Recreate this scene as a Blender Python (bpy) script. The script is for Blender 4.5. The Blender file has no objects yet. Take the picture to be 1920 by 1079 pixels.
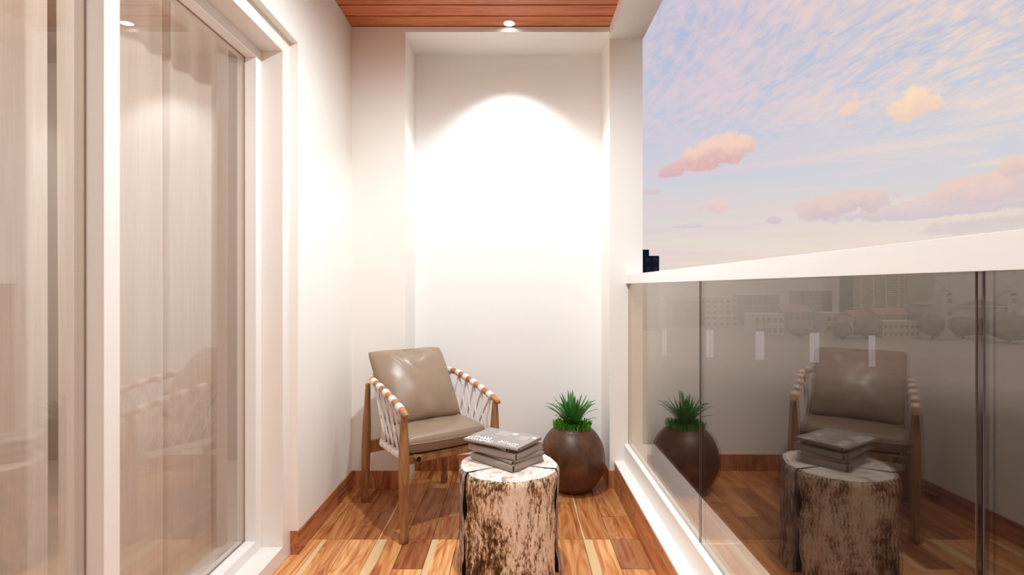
import bpy, bmesh, math, random
from mathutils import Vector, Matrix, noise
R = random.Random(7)
sc = bpy.context.scene
COL = sc.collection
PI = math.pi

# ------------------------------------------------------------------ colour and node helpers
def lin(r, g, b):
    f = lambda c: (c / 255 / 12.92) if c <= 10.3 else ((c / 255 + 0.055) / 1.055) ** 2.4
    return (f(r), f(g), f(b), 1.0)

class NT:
    def __init__(self, tree):
        self.t = tree
        tree.nodes.clear()
    def new(self, kind, **kw):
        n = self.t.nodes.new(kind)
        for k, v in kw.items():
            setattr(n, k, v)
        return n
    def put(self, sock, v):
        if isinstance(v, bpy.types.NodeSocket):
            self.t.links.new(v, sock)
        elif v is not None:
            if hasattr(sock.default_value, '__len__') and not hasattr(v, '__len__'):
                v = [v] * len(sock.default_value)
            if hasattr(sock.default_value, '__len__'):
                v = list(v)[:len(sock.default_value)]
            sock.default_value = v
    def m(self, op, a, b=None, c=None, clamp=False):
        n = self.new('ShaderNodeMath', operation=op, use_clamp=clamp)
        for i, v in enumerate((a, b, c)):
            if v is not None:
                self.put(n.inputs[i], v)
        return n.outputs[0]
    def vm(self, op, a, b=None):
        n = self.new('ShaderNodeVectorMath', operation=op)
        self.put(n.inputs[0], a)
        if b is not None:
            self.put(n.inputs[1], b)
        return n.outputs['Value'] if op in ('DOT_PRODUCT', 'LENGTH') else n.outputs[0]
    def mix(self, fac, a, b, mode='MIX'):
        n = self.new('ShaderNodeMix', data_type='RGBA', blend_type=mode)
        self.put(n.inputs[0], fac); self.put(n.inputs[6], a); self.put(n.inputs[7], b)
        return n.outputs[2]
    def sep(self, v):
        n = self.new('ShaderNodeSeparateXYZ'); self.put(n.inputs[0], v); return n.outputs
    def comb(self, x, y, z=0.0):
        n = self.new('ShaderNodeCombineXYZ')
        for i, v in enumerate((x, y, z)):
            self.put(n.inputs[i], v)
        return n.outputs[0]
    def noise(self, vec, scale=5, detail=3, rough=.5, dist=0.0, color=False):
        n = self.new('ShaderNodeTexNoise')
        self.put(n.inputs['Vector'], vec); self.put(n.inputs['Scale'], scale)
        self.put(n.inputs['Detail'], detail); self.put(n.inputs['Roughness'], rough); self.put(n.inputs['Distortion'], dist)
        return n.outputs['Color' if color else 'Fac']
    def ramp(self, fac, stops, interp='LINEAR'):
        n = self.new('ShaderNodeValToRGB'); n.color_ramp.interpolation = interp
        e = n.color_ramp.elements
        while len(e) < len(stops):
            e.new(.5)
        for i, (p, c) in enumerate(stops):
            e[i].position = p; e[i].color = c
        self.put(n.inputs[0], fac)
        return n.outputs[0]
    def sstep(self, v, lo, hi):
        n = self.new('ShaderNodeMapRange', interpolation_type='SMOOTHSTEP')
        self.put(n.inputs[0], v); self.put(n.inputs[1], lo); self.put(n.inputs[2], hi)
        return n.outputs[0]
    def bump(self, h, strength=.3, dist=.01):
        n = self.new('ShaderNodeBump'); self.put(n.inputs['Height'], h)
        n.inputs['Strength'].default_value = strength; n.inputs['Distance'].default_value = dist
        return n.outputs[0]

# ------------------------------------------------------------------ camera
EYE = 1.2
cam_d = bpy.data.cameras.new('camera'); cam = bpy.data.objects.new('camera', cam_d); COL.objects.link(cam)
cam.location = (0, 0, EYE); cam.rotation_euler = (PI / 2, 0, 0)
cam_d.sensor_width = 36; cam_d.lens = 18.0; cam_d.shift_x = -6 / 1920; cam_d.clip_start = .02; cam_d.clip_end = 9000
sc.camera = cam
sc.view_settings.view_transform = 'Standard'; sc.view_settings.look = 'None'
sc.view_settings.gamma = 1.0; sc.view_settings.use_curve_mapping = False
sc.view_settings.exposure = 0.13
try:
    sc.cycles.use_denoising = True
    sc.cycles.max_bounces = 14; sc.cycles.diffuse_bounces = 7; sc.cycles.glossy_bounces = 6
    sc.cycles.transparent_max_bounces = 16
except Exception:
    pass

# ------------------------------------------------------------------ sky
SKY = 0.915
world = bpy.data.worlds.new('world'); sc.world = world; world.use_nodes = True
def build_sky():
    n = NT(world.node_tree)
    d = n.new('ShaderNodeTexCoord').outputs['Generated']
    x, y, z = n.sep(d)[:3]
    el = n.m('ARCSINE', z); az = n.m('ARCTAN2', x, y)
    zz = n.m('ADD', n.m('MAXIMUM', z, 0.0), .07)
    px, py = n.m('DIVIDE', x, zz), n.m('DIVIDE', y, zz)
    t = n.m('DIVIDE', n.m('MAXIMUM', el, 0.0), 1.2, clamp=True)
    base = n.ramp(t, [(0.0, lin(238, 220, 196)), (.045, lin(234, 222, 204)), (.11, lin(220, 214, 212)), (.2, lin(198, 206, 222)),
                      (.36, lin(174, 187, 216)), (.6, lin(164, 178, 212)), (1, lin(150, 168, 208))])
    # thin ripple clouds: long in the direction of the wind, small across it
    warp = n.noise(n.comb(px, py, 3.0), 1.3, 2, .5, color=True)
    wx = n.m('MULTIPLY', n.m('SUBTRACT', n.sep(warp)[0], .5), .22)
    wy = n.m('MULTIPLY', n.m('SUBTRACT', n.sep(warp)[1], .5), .6)
    qx, qy = n.m('ADD', px, wx), n.m('ADD', py, wy)
    rip = n.noise(n.comb(n.m('MULTIPLY', qx, 22.0), n.m('MULTIPLY', qy, 9.0), 0.0), 1.0, 5, .66, .25)
    streak = n.noise(n.comb(n.m('MULTIPLY', qx, 3.0), n.m('MULTIPLY', qy, 1.5), 9.0), 1.0, 3, .55)
    cover = n.noise(n.comb(px, py, 21.0), .55, 2, .5)
    band = n.noise(n.comb(n.m('MULTIPLY', az, 2.0), n.m('MULTIPLY', el, 30.0), 4.0), 1.0, 4, .6, .6)
    hi = n.m('ADD', n.m('MULTIPLY', rip, 1.15), n.m('ADD', n.m('MULTIPLY', streak, .75), n.m('MULTIPLY', cover, .6)))
    hi = n.sstep(hi, .98, 1.56)
    low = n.sstep(band, .38, .66)
    lowf = n.sstep(el, .33, .16)
    c = n.m('ADD', n.m('MULTIPLY', hi, n.m('SUBTRACT', 1.0, lowf)), n.m('MULTIPLY', low, n.m('MULTIPLY', lowf, .8)))
    warm = n.sstep(az, .30, .80)
    ccol = n.mix(warm, lin(226, 204, 210), lin(248, 220, 198))
    sky = n.mix(n.m('MULTIPLY', c, .82), base, ccol)
    # cumulus: az, el from true directions, flat-bottomed, ragged by noise
    edge = n.noise(d, 32.0, 5, .62, .2)
    fine = n.noise(d, 60.0, 3, .6)
    edge2 = n.m('SUBTRACT', n.m('ADD', edge, n.m('MULTIPLY', fine, .35)), .675)
    def A(pxl, pyl):
        dx, dz = (pxl - 966) / 960, (539.5 - pyl) / 960
        return math.atan(dx), math.atan(dz / math.hypot(1, dx))
    def cloud(sky, pxl, pyl, w, h, lo, up, tilt=0.0, dens=1.0, k=2.6, soft=.35):
        a0, e0 = A(pxl, pyl); dx = (pxl - 966) / 960
        sa = w / 960 / (1 + dx * dx); se = h / 960 / math.hypot(1, dx)
        da = n.m('DIVIDE', n.m('SUBTRACT', az, a0), sa)
        de = n.m('DIVIDE', n.m('SUBTRACT', el, e0), se)
        de = n.m('SUBTRACT', de, n.m('MULTIPLY', da, tilt))
        de_b = n.m('MULTIPLY', n.m('MINIMUM', de, 0.0), 1.25)
        de_t = n.m('MAXIMUM', de, 0.0)
        dd = n.m('ADD', n.m('MULTIPLY', da, da), n.m('ADD', n.m('MULTIPLY', de_b, de_b), n.m('MULTIPLY', de_t, de_t)))
        f = n.m('ADD', n.m('SUBTRACT', 1.0, dd), n.m('MULTIPLY', edge2, k))
        mask = n.m('MULTIPLY', n.sstep(f, 0.0, soft), dens)
        sh = n.sstep(n.m('ADD', de, n.m('MULTIPLY', edge2, 2.2)), -.7, .75)
        return n.mix(mask, sky, n.mix(sh, lo, up))
    grey, mauve = lin(206, 196, 204), lin(226, 205, 204)
    sky = cloud(sky, 1760, 392, 300, 22, grey, mauve, .25, .85, 2.4, .6)
    sky = cloud(sky, 1850, 424, 150, 20, lin(214, 206, 206), lin(216, 202, 204), .1, .8, 2.6, .7)
    sky = cloud(sky, 1590, 384, 105, 30, lin(212, 192, 196), lin(231, 205, 198), .22, .9, 3.0, .5)
    sky = cloud(sky, 1860, 352, 150, 38, lin(216, 198, 202), lin(238, 206, 194), .3, .9, 3.0, .5)
    sky = cloud(sky, 1905, 312, 36, 30, lin(222, 196, 196), lin(244, 208, 192), .0, .9, 2.0, .5)
    sky = cloud(sky, 1338, 291, 88, 34, lin(220, 176, 178), lin(246, 208, 192), .30, .95, 3.0, .5)
    sky = cloud(sky, 1258, 322, 30, 15, lin(216, 178, 184), lin(226, 188, 188), .3, .9, 1.8, .6)
    sky = cloud(sky, 1712, 200, 62, 35, lin(240, 206, 188), lin(251, 222, 192), .05, .95, 2.4, .5)
    sky = cloud(sky, 1592, 204, 26, 14, lin(240, 206, 192), lin(246, 212, 192), .2, .85, 3.0, .7)
    sky = cloud(sky, 1338, 389, 34, 16, lin(226, 200, 204), lin(238, 208, 200), .0, .85, 2.8, .6)
    sky = cloud(sky, 1222, 361, 22, 7, lin(222, 194, 196), lin(226, 200, 200), .0, .8, 2.0, .6)
    sky = cloud(sky, 1452, 414, 17, 9, lin(206, 192, 202), lin(214, 200, 206), .0, .8, 3.4, .7)
    sky = cloud(sky, 1290, 425, 34, 5, lin(206, 196, 204), lin(214, 202, 206), .1, .7, 3.0, .8)
    sky = n.mix(n.sstep(el, 0.0, -.05), sky, lin(150, 140, 130))
    bg = n.new('ShaderNodeBackground'); n.put(bg.inputs[0], sky); bg.inputs[1].default_value = SKY
    out = n.new('ShaderNodeOutputWorld'); n.t.links.new(bg.outputs[0], out.inputs[0])
build_sky()

# ------------------------------------------------------------------ lights of the place: ceiling downlights (fixtures are built below)
LAMP_W, ROOM_W = 66.0, 62.0
LAMPS = [(-.035, 3.014), (-.035, 1.85), (-.035, .62), (-.035, -.62)]
LAMP_POWER = [LAMP_W * .54, LAMP_W * 2.0, LAMP_W * .75, LAMP_W * .45]
CEIL = 2.759
def spot(name, loc, power, deg, blend, col, rad=.03):
    l = bpy.data.lights.new(name, 'SPOT'); o = bpy.data.objects.new(name, l); COL.objects.link(o)
    o.location = loc; l.energy = power; l.spot_size = math.radians(deg); l.spot_blend = blend; l.color = col
    l.shadow_soft_size = rad
    return o
for (lx, ly), pw in zip(LAMPS, LAMP_POWER):
    spot('downlight_beam', (lx, ly, CEIL - .03), pw, 108 if ly > 3 else 178, .50 if ly > 3 else 1.0, (.93, 1, 1.02))

# ------------------------------------------------------------------ mesh helpers
def obj(name, bm, mat=None, parent=None, smooth=False, loc=None, bevel=0.0, auto=None):
    me = bpy.data.meshes.new(name)
    bmesh.ops.recalc_face_normals(bm, faces=bm.faces[:]) if not getattr(bm, 'keepn', False) else None
    bm.to_mesh(me); bm.free()
    o = bpy.data.objects.new(name, me); COL.objects.link(o)
    for mm in (mat if isinstance(mat, (list, tuple)) else [mat]):
        if mm: me.materials.append(mm)
    if smooth:
        for p in me.polygons: p.use_smooth = True
        if auto:
            try: me.set_sharp_from_angle(angle=math.radians(auto))
            except Exception: pass
    if bevel:
        b = o.modifiers.new('bevel', 'BEVEL'); b.width = bevel; b.segments = 2; b.limit_method = 'ANGLE'
    if parent: o.parent = parent
    if loc is not None: o.location = loc
    return o
def empty(name, loc=(0, 0, 0), rz=0.0, parent=None):
    o = bpy.data.objects.new(name, None); COL.objects.link(o); o.location = loc; o.rotation_euler = (0, 0, rz)
    o.empty_display_size = .1
    if parent: o.parent = parent
    return o
def tag(o, label, cat, group=None):
    o['label'] = label; o['category'] = cat
    if group: o['group'] = group
    return o
def struct(o, label=None):
    o['kind'] = 'structure'
    if label: o['label'] = label
    return o
def box(bm, x0, x1, y0, y1, z0, z1, mi=0, M=None):
    v = [bm.verts.new((x, y, z)) for x in (x0, x1) for y in (y0, y1) for z in (z0, z1)]
    fs = [(0, 1, 3, 2), (4, 6, 7, 5), (0, 4, 5, 1), (2, 3, 7, 6), (0, 2, 6, 4), (1, 5, 7, 3)]
    for f in fs:
        bm.faces.new([v[i] for i in f]).material_index = mi
    if M: 
        for q in v: q.co = M @ q.co
    return v
def B(*boxes, mi=0):
    bm = bmesh.new()
    for b in boxes: box(bm, *b)
    return bm
def tube(bm, pts, rad, seg=10, cap=True, flat=1.0, mi=0):
    pts = [Vector(p) for p in pts]; n = len(pts)
    rad = rad if isinstance(rad, (list, tuple)) else [rad] * n
    rings = []; up = None
    for i, p in enumerate(pts):
        t = (pts[min(i + 1, n - 1)] - pts[max(i - 1, 0)]).normalized()
        if up is None:
            up = Vector((0, 0, 1)) if abs(t.z) < .9 else Vector((1, 0, 0))
        s = t.cross(up).normalized(); up = s.cross(t).normalized()
        rings.append([bm.verts.new(p + (s * math.cos(a) + up * math.sin(a) * flat) * rad[i]) for a in (2 * PI * k / seg for k in range(seg))])
    for a, b in zip(rings, rings[1:]):
        for k in range(seg):
            bm.faces.new((a[k], a[(k + 1) % seg], b[(k + 1) % seg], b[k])).material_index = mi
    if cap:
        bm.faces.new(rings[0][::-1]).material_index = mi; bm.faces.new(rings[-1]).material_index = mi
    return bm
def lathe(bm, prof, seg=32, cx=0, cy=0, mi=0):
    rings = []
    for r, z in prof:
        rings.append([bm.verts.new((cx + r * math.cos(2 * PI * k / seg), cy + r * math.sin(2 * PI * k / seg), z)) for k in range(seg)] if r > 1e-6
                     else [bm.verts.new((cx, cy, z))])
    for a, b in zip(rings, rings[1:]):
        for k in range(seg):
            k2 = (k + 1) % seg
            if len(a) == 1: bm.faces.new((a[0], b[k2], b[k])).material_index = mi
            elif len(b) == 1: bm.faces.new((a[k], a[k2], b[0])).material_index = mi
            else: bm.faces.new((a[k], a[k2], b[k2], b[k])).material_index = mi
    return bm

# ------------------------------------------------------------------ materials
def material(name):
    m = bpy.data.materials.new(name); m.use_nodes = True
    return m, NT(m.node_tree)
def principled(n, col, rough=.5, spec=.5, bump=None, metal=0.0, coat=0.0, sheen=0.0):
    p = n.new('ShaderNodeBsdfPrincipled')
    n.put(p.inputs['Base Color'], col); n.put(p.inputs['Roughness'], rough)
    n.put(p.inputs['Specular IOR Level'], spec); n.put(p.inputs['Metallic'], metal); n.put(p.inputs['Coat Weight'], coat)
    if bump is not None: n.put(p.inputs['Normal'], bump)
    o = n.new('ShaderNodeOutputMaterial'); n.t.links.new(p.outputs[0], o.inputs[0])
    return p
def coords(n, kind='Object'):
    return n.new('ShaderNodeTexCoord').outputs[kind]
def plain(name, col, rough=.5, spec=.5, metal=0.0, coat=0.0, vary=.04, scale=8.0):
    m, n = material(name)
    f = n.noise(coords(n), scale, 3, .55)
    c = n.mix(n.m('MULTIPLY', n.m('SUBTRACT', f, .5), 1.0), col, col)
    lo = [v * (1 - vary) for v in col[:3]] + [1]; hi = [min(1, v * (1 + vary)) for v in col[:3]] + [1]
    principled(n, n.mix(f, lo, hi), rough, spec, None, metal, coat)
    return m
def plaster(name, col, rough=.75):
    m, n = material(name)
    v = coords(n)
    f = n.noise(v, 3.0, 3, .5); g = n.noise(v, 420.0, 2, .6)
    lo = [c * .975 for c in col[:3]] + [1]
    principled(n, n.mix(f, lo, col), rough, .25, n.bump(g, .04, .002))
    return m
def wood(name, dark, mid, light, along=1, fine=55.0, stretch=.055, rough=.45, spec=.35, use_obj=False, sap=None, coat=0.0):
    """grain runs along local axis `along`; with use_obj the object's own colour is the tone of that board"""
    m, n = material(name)
    oi = n.new('ShaderNodeObjectInfo')
    v = coords(n)
    s = [1.0, 1.0, 1.0]; s[along] = stretch
    off = n.m('MULTIPLY', oi.outputs['Random'], 37.0)
    v2 = n.vm('ADD', n.vm('MULTIPLY', v, s), n.comb(off, n.m('MULTIPLY', off, .7), n.m('MULTIPLY', off, 1.3)))
    g1 = n.noise(v2, fine, 5, .62, .4)
    sw = [1.0, 1.0, 1.0]; sw[along] = .16
    v3 = n.vm('ADD', n.vm('MULTIPLY', v, sw), n.comb(off, off, off))
    big = n.noise(v3, 9.0, 2, .5, .9)
    rings = n.m('FRACT', n.m('MULTIPLY', big, 9.0))
    rings = n.m('ABSOLUTE', n.m('SUBTRACT', rings, .5))
    rings = n.sstep(rings, .02, .42)
    f = n.m('ADD', n.m('MULTIPLY', g1, .72), n.m('ADD', n.m('MULTIPLY', rings, .11), n.m('MULTIPLY', big, .36)))
    c = n.ramp(f, [(.33, dark), (.52, mid), (.71, light)])
    if use_obj:
        c = n.mix(1.0, c, oi.outputs['Color'], 'MULTIPLY')
    if sap is not None:
        xx = n.sep(v)[0]
        wob = n.m('MULTIPLY', n.m('SUBTRACT', n.noise(n.vm('MULTIPLY', v, (0, 1, 0)), 4.0, 2, .5), .5), .02)
        thr = n.m('SUBTRACT', oi.outputs['Alpha'], .5)
        e = n.sstep(n.m('ADD', xx, wob), thr, n.m('SUBTRACT', thr, .006))
        sc_ = n.mix(g1, [q * .8 for q in sap[:3]] + [1], sap)
        c = n.mix(n.m('MULTIPLY', e, .9), c, sc_)
    principled(n, c, rough, spec, n.bump(g1, .08, .002), coat=coat)
    return m

M_WALL = plaster('wall_paint', lin(242, 238, 231))
M_NICHE = plaster('niche_paint', lin(245, 244, 242))
M_WHITE = plain('white_paint', lin(243, 239, 235), .35, .4, vary=.01)
M_STONE = plain('white_stone', lin(245, 243, 238), .30, .4, vary=.015, scale=5)
M_RAIL = plain('white_gloss', lin(232, 231, 229), .05, 1.0, vary=.005)
M_FRAME = plain('door_paint', lin(238, 232, 226), .30, .4, vary=.01)
M_DARK = plain('dark_gap', lin(48, 26, 18), .8, .2)
M_SEAL = plain('dark_seal', lin(84, 66, 56), .5, .3)
M_GASKET = plain('brown_gasket', lin(150, 126, 112), .5, .3)
M_FLOOR = wood('floor_wood', lin(130, 68, 36), lin(206, 134, 80), lin(240, 188, 130), 1, 48, .05, .36, .4, True, lin(242, 208, 156))
M_BASE = wood('baseboard_wood', lin(110, 58, 33), lin(158, 94, 56), lin(196, 132, 86), 1, 48, .06, .4, .35, True)
M_BASER = wood('skirting_wood_tan', lin(146, 80, 46), lin(194, 122, 76), lin(224, 162, 108), 1, 48, .06, .4, .35, True)
M_BASEV = wood('baseboard_wood_upright', lin(110, 58, 33), lin(158, 94, 56), lin(196, 132, 86), 2, 40, .09, .4, .35, True)
M_CEIL = wood('ceiling_wood', lin(156, 78, 46), lin(190, 104, 64), lin(212, 130, 86), 0, 60, .03, .38, .4, True)
M_CHAIRWOOD = wood('chair_wood', lin(96, 62, 36), lin(138, 94, 56), lin(168, 122, 78), 2, 60, .08, .42, .4)
M_ARMWOOD = wood('chair_arm_wood', lin(120, 78, 42), lin(168, 114, 66), lin(198, 146, 92), 1, 60, .12, .42, .4)

def glass_mat(name, r0, tint, refl=(1, .98, .96, 1)):
    m, n = material(name)
    g = n.new('ShaderNodeNewGeometry')
    c = n.m('ABSOLUTE', n.vm('DOT_PRODUCT', g.outputs['Incoming'], g.outputs['Normal']))
    k = n.m('POWER', n.m('SUBTRACT', 1.0, c, clamp=True), 4.0)
    f = n.m('ADD', r0, n.m('MULTIPLY', k, 1 - r0), clamp=True)
    tr = n.new('ShaderNodeBsdfTransparent'); tr.inputs[0].default_value = tint
    gl = n.new('ShaderNodeBsdfGlossy'); gl.inputs['Roughness'].default_value = 0.0; gl.inputs[0].default_value = refl
    mx = n.new('ShaderNodeMixShader'); n.put(mx.inputs[0], f)
    n.t.links.new(tr.outputs[0], mx.inputs[1]); n.t.links.new(gl.outputs[0], mx.inputs[2])
    o = n.new('ShaderNodeOutputMaterial'); n.t.links.new(mx.outputs[0], o.inputs[0])
    return m
M_GLASS = glass_mat('tinted_balustrade_glass', .072, (.90, .86, .81, 1), (1, .94, .87, 1))
M_DOORGLASS = glass_mat('door_glass', .07, (.95, .94, .93, 1))

def curtain_mat():
    m, n = material('sheer_curtain')
    v = coords(n)
    th = n.noise(n.vm('MULTIPLY', v, (1, 1, .02)), 160.0, 2, .6)
    c = n.mix(th, lin(222, 208, 196), lin(240, 230, 220))
    p = n.new('ShaderNodeBsdfDiffuse'); n.put(p.inputs[0], c)
    t = n.new('ShaderNodeBsdfTranslucent'); n.put(t.inputs[0], c)
    mx = n.new('ShaderNodeMixShader'); mx.inputs[0].default_value = .35
    n.t.links.new(p.outputs[0], mx.inputs[1]); n.t.links.new(t.outputs[0], mx.inputs[2])
    o = n.new('ShaderNodeOutputMaterial'); n.t.links.new(mx.outputs[0], o.inputs[0])
    return m
M_CURTAIN = curtain_mat()
M_ROOMFLOOR = plain('room_floor_tile', lin(214, 202, 190), .4, .3, vary=.03, scale=2)
M_ROOM = plaster('room_paint', lin(186, 168, 154))

def leather(name, c0, c1, rough=.36):
    m, n = material(name)
    v = coords(n)
    f = n.noise(v, 6.0, 3, .55); g = n.noise(v, 260.0, 2, .5); w = n.noise(v, 22.0, 3, .5, .5)
    principled(n, n.mix(f, c0, c1), n.m('ADD', rough, n.m('MULTIPLY', w, .08)), .45, n.bump(n.m('ADD', n.m('MULTIPLY', g, .25), w), .10, .004))
    return m
M_LEATHER = leather('taupe_leather', lin(140, 117, 97), lin(158, 135, 113), .29)
M_ROPE = plain('white_rope', lin(226, 214, 212), .8, .2, vary=.08, scale=90)
M_CORD = plain('grey_cord', lin(218, 208, 206), .8, .2, vary=.10, scale=120)
M_BLACK = plain('black_cap', lin(24, 20, 19), .5, .3)

def bark_mat():
    m, n = material('bleached_bark')
    v = coords(n)
    z = n.sep(v)[2]
    st = n.noise(n.vm('MULTIPLY', v, (1, 1, .14)), 46.0, 5, .68, .5)
    bl = n.noise(n.vm('MULTIPLY', v, (1, 1, .55)), 8.0, 4, .6, .6)
    sp = n.noise(n.vm('MULTIPLY', v, (1, 1, .4)), 110.0, 4, .75)
    x = n.sep(v)[0]
    pale = n.mix(n.noise(v, 6.0, 2), lin(252, 252, 240), lin(252, 236, 226))
    d = lambda q, k: n.m('MULTIPLY', n.m('SUBTRACT', q, .5), k)
    f = n.m('ADD', n.m('ADD', .62, d(st, 1.2)), n.m('ADD', d(bl, 1.1), d(sp, 1.6)))
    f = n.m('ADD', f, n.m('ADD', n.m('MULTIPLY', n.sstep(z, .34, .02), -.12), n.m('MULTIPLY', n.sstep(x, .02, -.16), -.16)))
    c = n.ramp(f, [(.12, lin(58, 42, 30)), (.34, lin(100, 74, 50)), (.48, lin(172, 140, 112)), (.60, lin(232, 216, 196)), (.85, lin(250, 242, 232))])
    c = n.mix(1.0, c, pale, 'MULTIPLY')
    principled(n, c, .8, .2, n.bump(n.m('ADD', st, n.m('MULTIPLY', sp, .5)), .55, .010))
    return m
M_BARK = bark_mat()
M_CRACK = plain('crack_dark', lin(34, 25, 20), .9, .1)
def dark_bark_mat():
    m, n = material('weathered_bark')
    v = coords(n)
    st = n.noise(n.vm('MULTIPLY', v, (1, 1, .3)), 40.0, 5, .7, .6)
    c = n.ramp(st, [(.3, lin(70, 56, 50)), (.48, lin(128, 110, 102)), (.62, lin(206, 190, 180))])
    principled(n, c, .85, .2, n.bump(st, .6, .01))
    return m
M_BARK2 = dark_bark_mat()
def cut_mat():
    m, n = material('cut_wood_top')
    v = coords(n)
    r = n.vm('LENGTH', n.vm('MULTIPLY', v, (1, 1, 0)))
    w = n.noise(v, 14.0, 4, .6)
    ring = n.m('SINE', n.m('MULTIPLY', n.m('ADD', r, n.m('MULTIPLY', w, .05)), 260.0))
    sp = n.noise(n.vm('MULTIPLY', v, (1, .5, 1)), 30.0, 5, .7, .6)
    f = n.m('ADD', n.m('MULTIPLY', ring, .018), n.m('ADD', sp, n.m('MULTIPLY', w, .25)))
    c = n.ramp(f, [(.36, lin(120, 96, 80)), (.5, lin(190, 170, 154)), (.60, lin(228, 214, 202)), (.8, lin(246, 238, 230))])
    principled(n, c, .7, .25, n.bump(sp, .25, .004))
    return m
M_CUT = cut_mat()
def pot_mat():
    m, n = material('brown_glazed_pot')
    v = coords(n)
    f = n.noise(v, 9.0, 4, .6, .4); g = n.noise(v, 60.0, 3, .6)
    c = n.ramp(n.m('ADD', n.m('MULTIPLY', f, .8), n.m('MULTIPLY', g, .3)), [(.3, lin(50, 28, 15)), (.55, lin(82, 50, 28)), (.8, lin(116, 76, 46))])
    principled(n, c, .42, .45, n.bump(g, .06, .004))
    return m
M_POT = pot_mat()
def leaf_mat(name, a, b, c):
    m, n = material(name)
    oi = n.new('ShaderNodeObjectInfo')
    f = n.noise(n.vm('MULTIPLY', coords(n), (1, 1, .3)), 60.0, 3, .6)
    col = n.mix(f, a, b)
    col = n.mix(n.m('MULTIPLY', oi.outputs['Random'], .5), col, c)
    principled(n, col, .42, .4)
    return m
M_LEAF = leaf_mat('blade_green', lin(30, 82, 34), lin(66, 132, 54), lin(96, 158, 72))
M_TUFT = leaf_mat('tuft_green', lin(50, 116, 30), lin(110, 178, 56), lin(90, 160, 50))
M_SOIL = plain('soil', lin(52, 38, 28), .9, .1, vary=.3, scale=60)
M_BOOK = plain('grey_book_cloth', lin(158, 144, 135), .6, .3, vary=.05, scale=40)
M_BOOK2 = plain('dark_grey_book_cloth', lin(140, 126, 118), .6, .3, vary=.05, scale=40)
M_COVER = plain('grey_printed_cover', lin(158, 148, 142), .4, .4, vary=.05, scale=30)
M_PAGES = plain('book_pages', lin(186, 166, 156), .8, .2, vary=.08, scale=200)
M_PRINT = plain('white_print', lin(240, 238, 236), .5, .3, vary=.02)
M_PRINT2 = plain('pale_grey_print', lin(176, 168, 164), .5, .3, vary=.02)
def emit_mat(name, col, s):
    m, n = material(name)
    e = n.new('ShaderNodeEmission'); e.inputs[0].default_value = col; e.inputs[1].default_value = s
    o = n.new('ShaderNodeOutputMaterial'); n.t.links.new(e.outputs[0], o.inputs[0])
    return m
M_LAMP = emit_mat('lamp_glow', (1, .97, .92, 1), 14.0)

# ------------------------------------------------------------------ room shell (x right, y away, z up)
XL, XP, XN0, XN1, XR = -.976, .564, -.656, .564, .761     # left wall, inside of right pier, niche sides, outside of right pier
YB, YN, YF = 3.057, 3.354, -1.6                           # back wall, back of niche, far end behind the camera
ZN = 2.727
XG = .68                                                 # glass of the balustrade
YD1, ZD = 2.30, 2.30                                      # end and top of the glazed door opening
YD0 = -.62
struct(obj('wall_back', B((-1.25, XN0, YB, YN + .2, 0, CEIL), (XN0, XN1, YB, YN, ZN, CEIL)), M_WALL), 'beige end wall beside the tall niche')
struct(obj('wall_niche', B((XN0, XN1, YN, YN + .2, 0, ZN)), M_NICHE), 'white back of the tall recessed niche')
struct(obj('wall_right', B((XP, XR, YB, YN + .2, 0, CEIL)), M_WALL), 'beige pier between niche and sky')
struct(obj('wall_left', B((XL - .25, XL, YD1, YB, 0, CEIL), (XL - .25, XL, YF, YD1, ZD, CEIL), (XL - .25, XL, YF, YD0, 0, ZD)), M_WALL), 'cream wall around the glazed door')
struct(obj('wall_front', B((-1.25, XR, YF - .2, YF, 0, CEIL)), M_WALL), 'end wall behind the viewer')
struct(obj('ceiling_beam', B((XP, XR, YF, YB, 2.684, CEIL + .16)), M_WALL), 'pale beam along the open side')
# floor: dark slab, boards on top of it
fl = struct(obj('floor', B((-1.02, .64, YF, YN, -.12, -.012)), M_DARK), 'reddish brown wooden floor of the balcony')
edges = [-1.02, -.919, -.787, -.655, -.525, -.396, -.275, -.16, -.05, .06, .192, .323, .452, .592]
tones = [(.62, .50, .46), (.78, .68, .62), (.95, .92, .86), (1.1, 1.12, 1.08), (.85, .74, .66), (1.2, 1.2, 1.15)]
sapcols = {1, 3, 5, 9, 11}
def board(x0, x1, y0, y1, tone, sap):
    g = .0012
    bm = B((x0 - (x0 + x1) / 2 + g, (x1 - x0) / 2 - g, g - (y1 - y0) / 2, (y1 - y0) / 2 - g, -.012, 0))
    o = obj('plank', bm, M_FLOOR, fl, loc=((x0 + x1) / 2, (y0 + y1) / 2, 0))
    o.color = (*tone, 0.0 if not sap else .5 - (x1 - x0) / 2 + sap)
    return o
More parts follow.
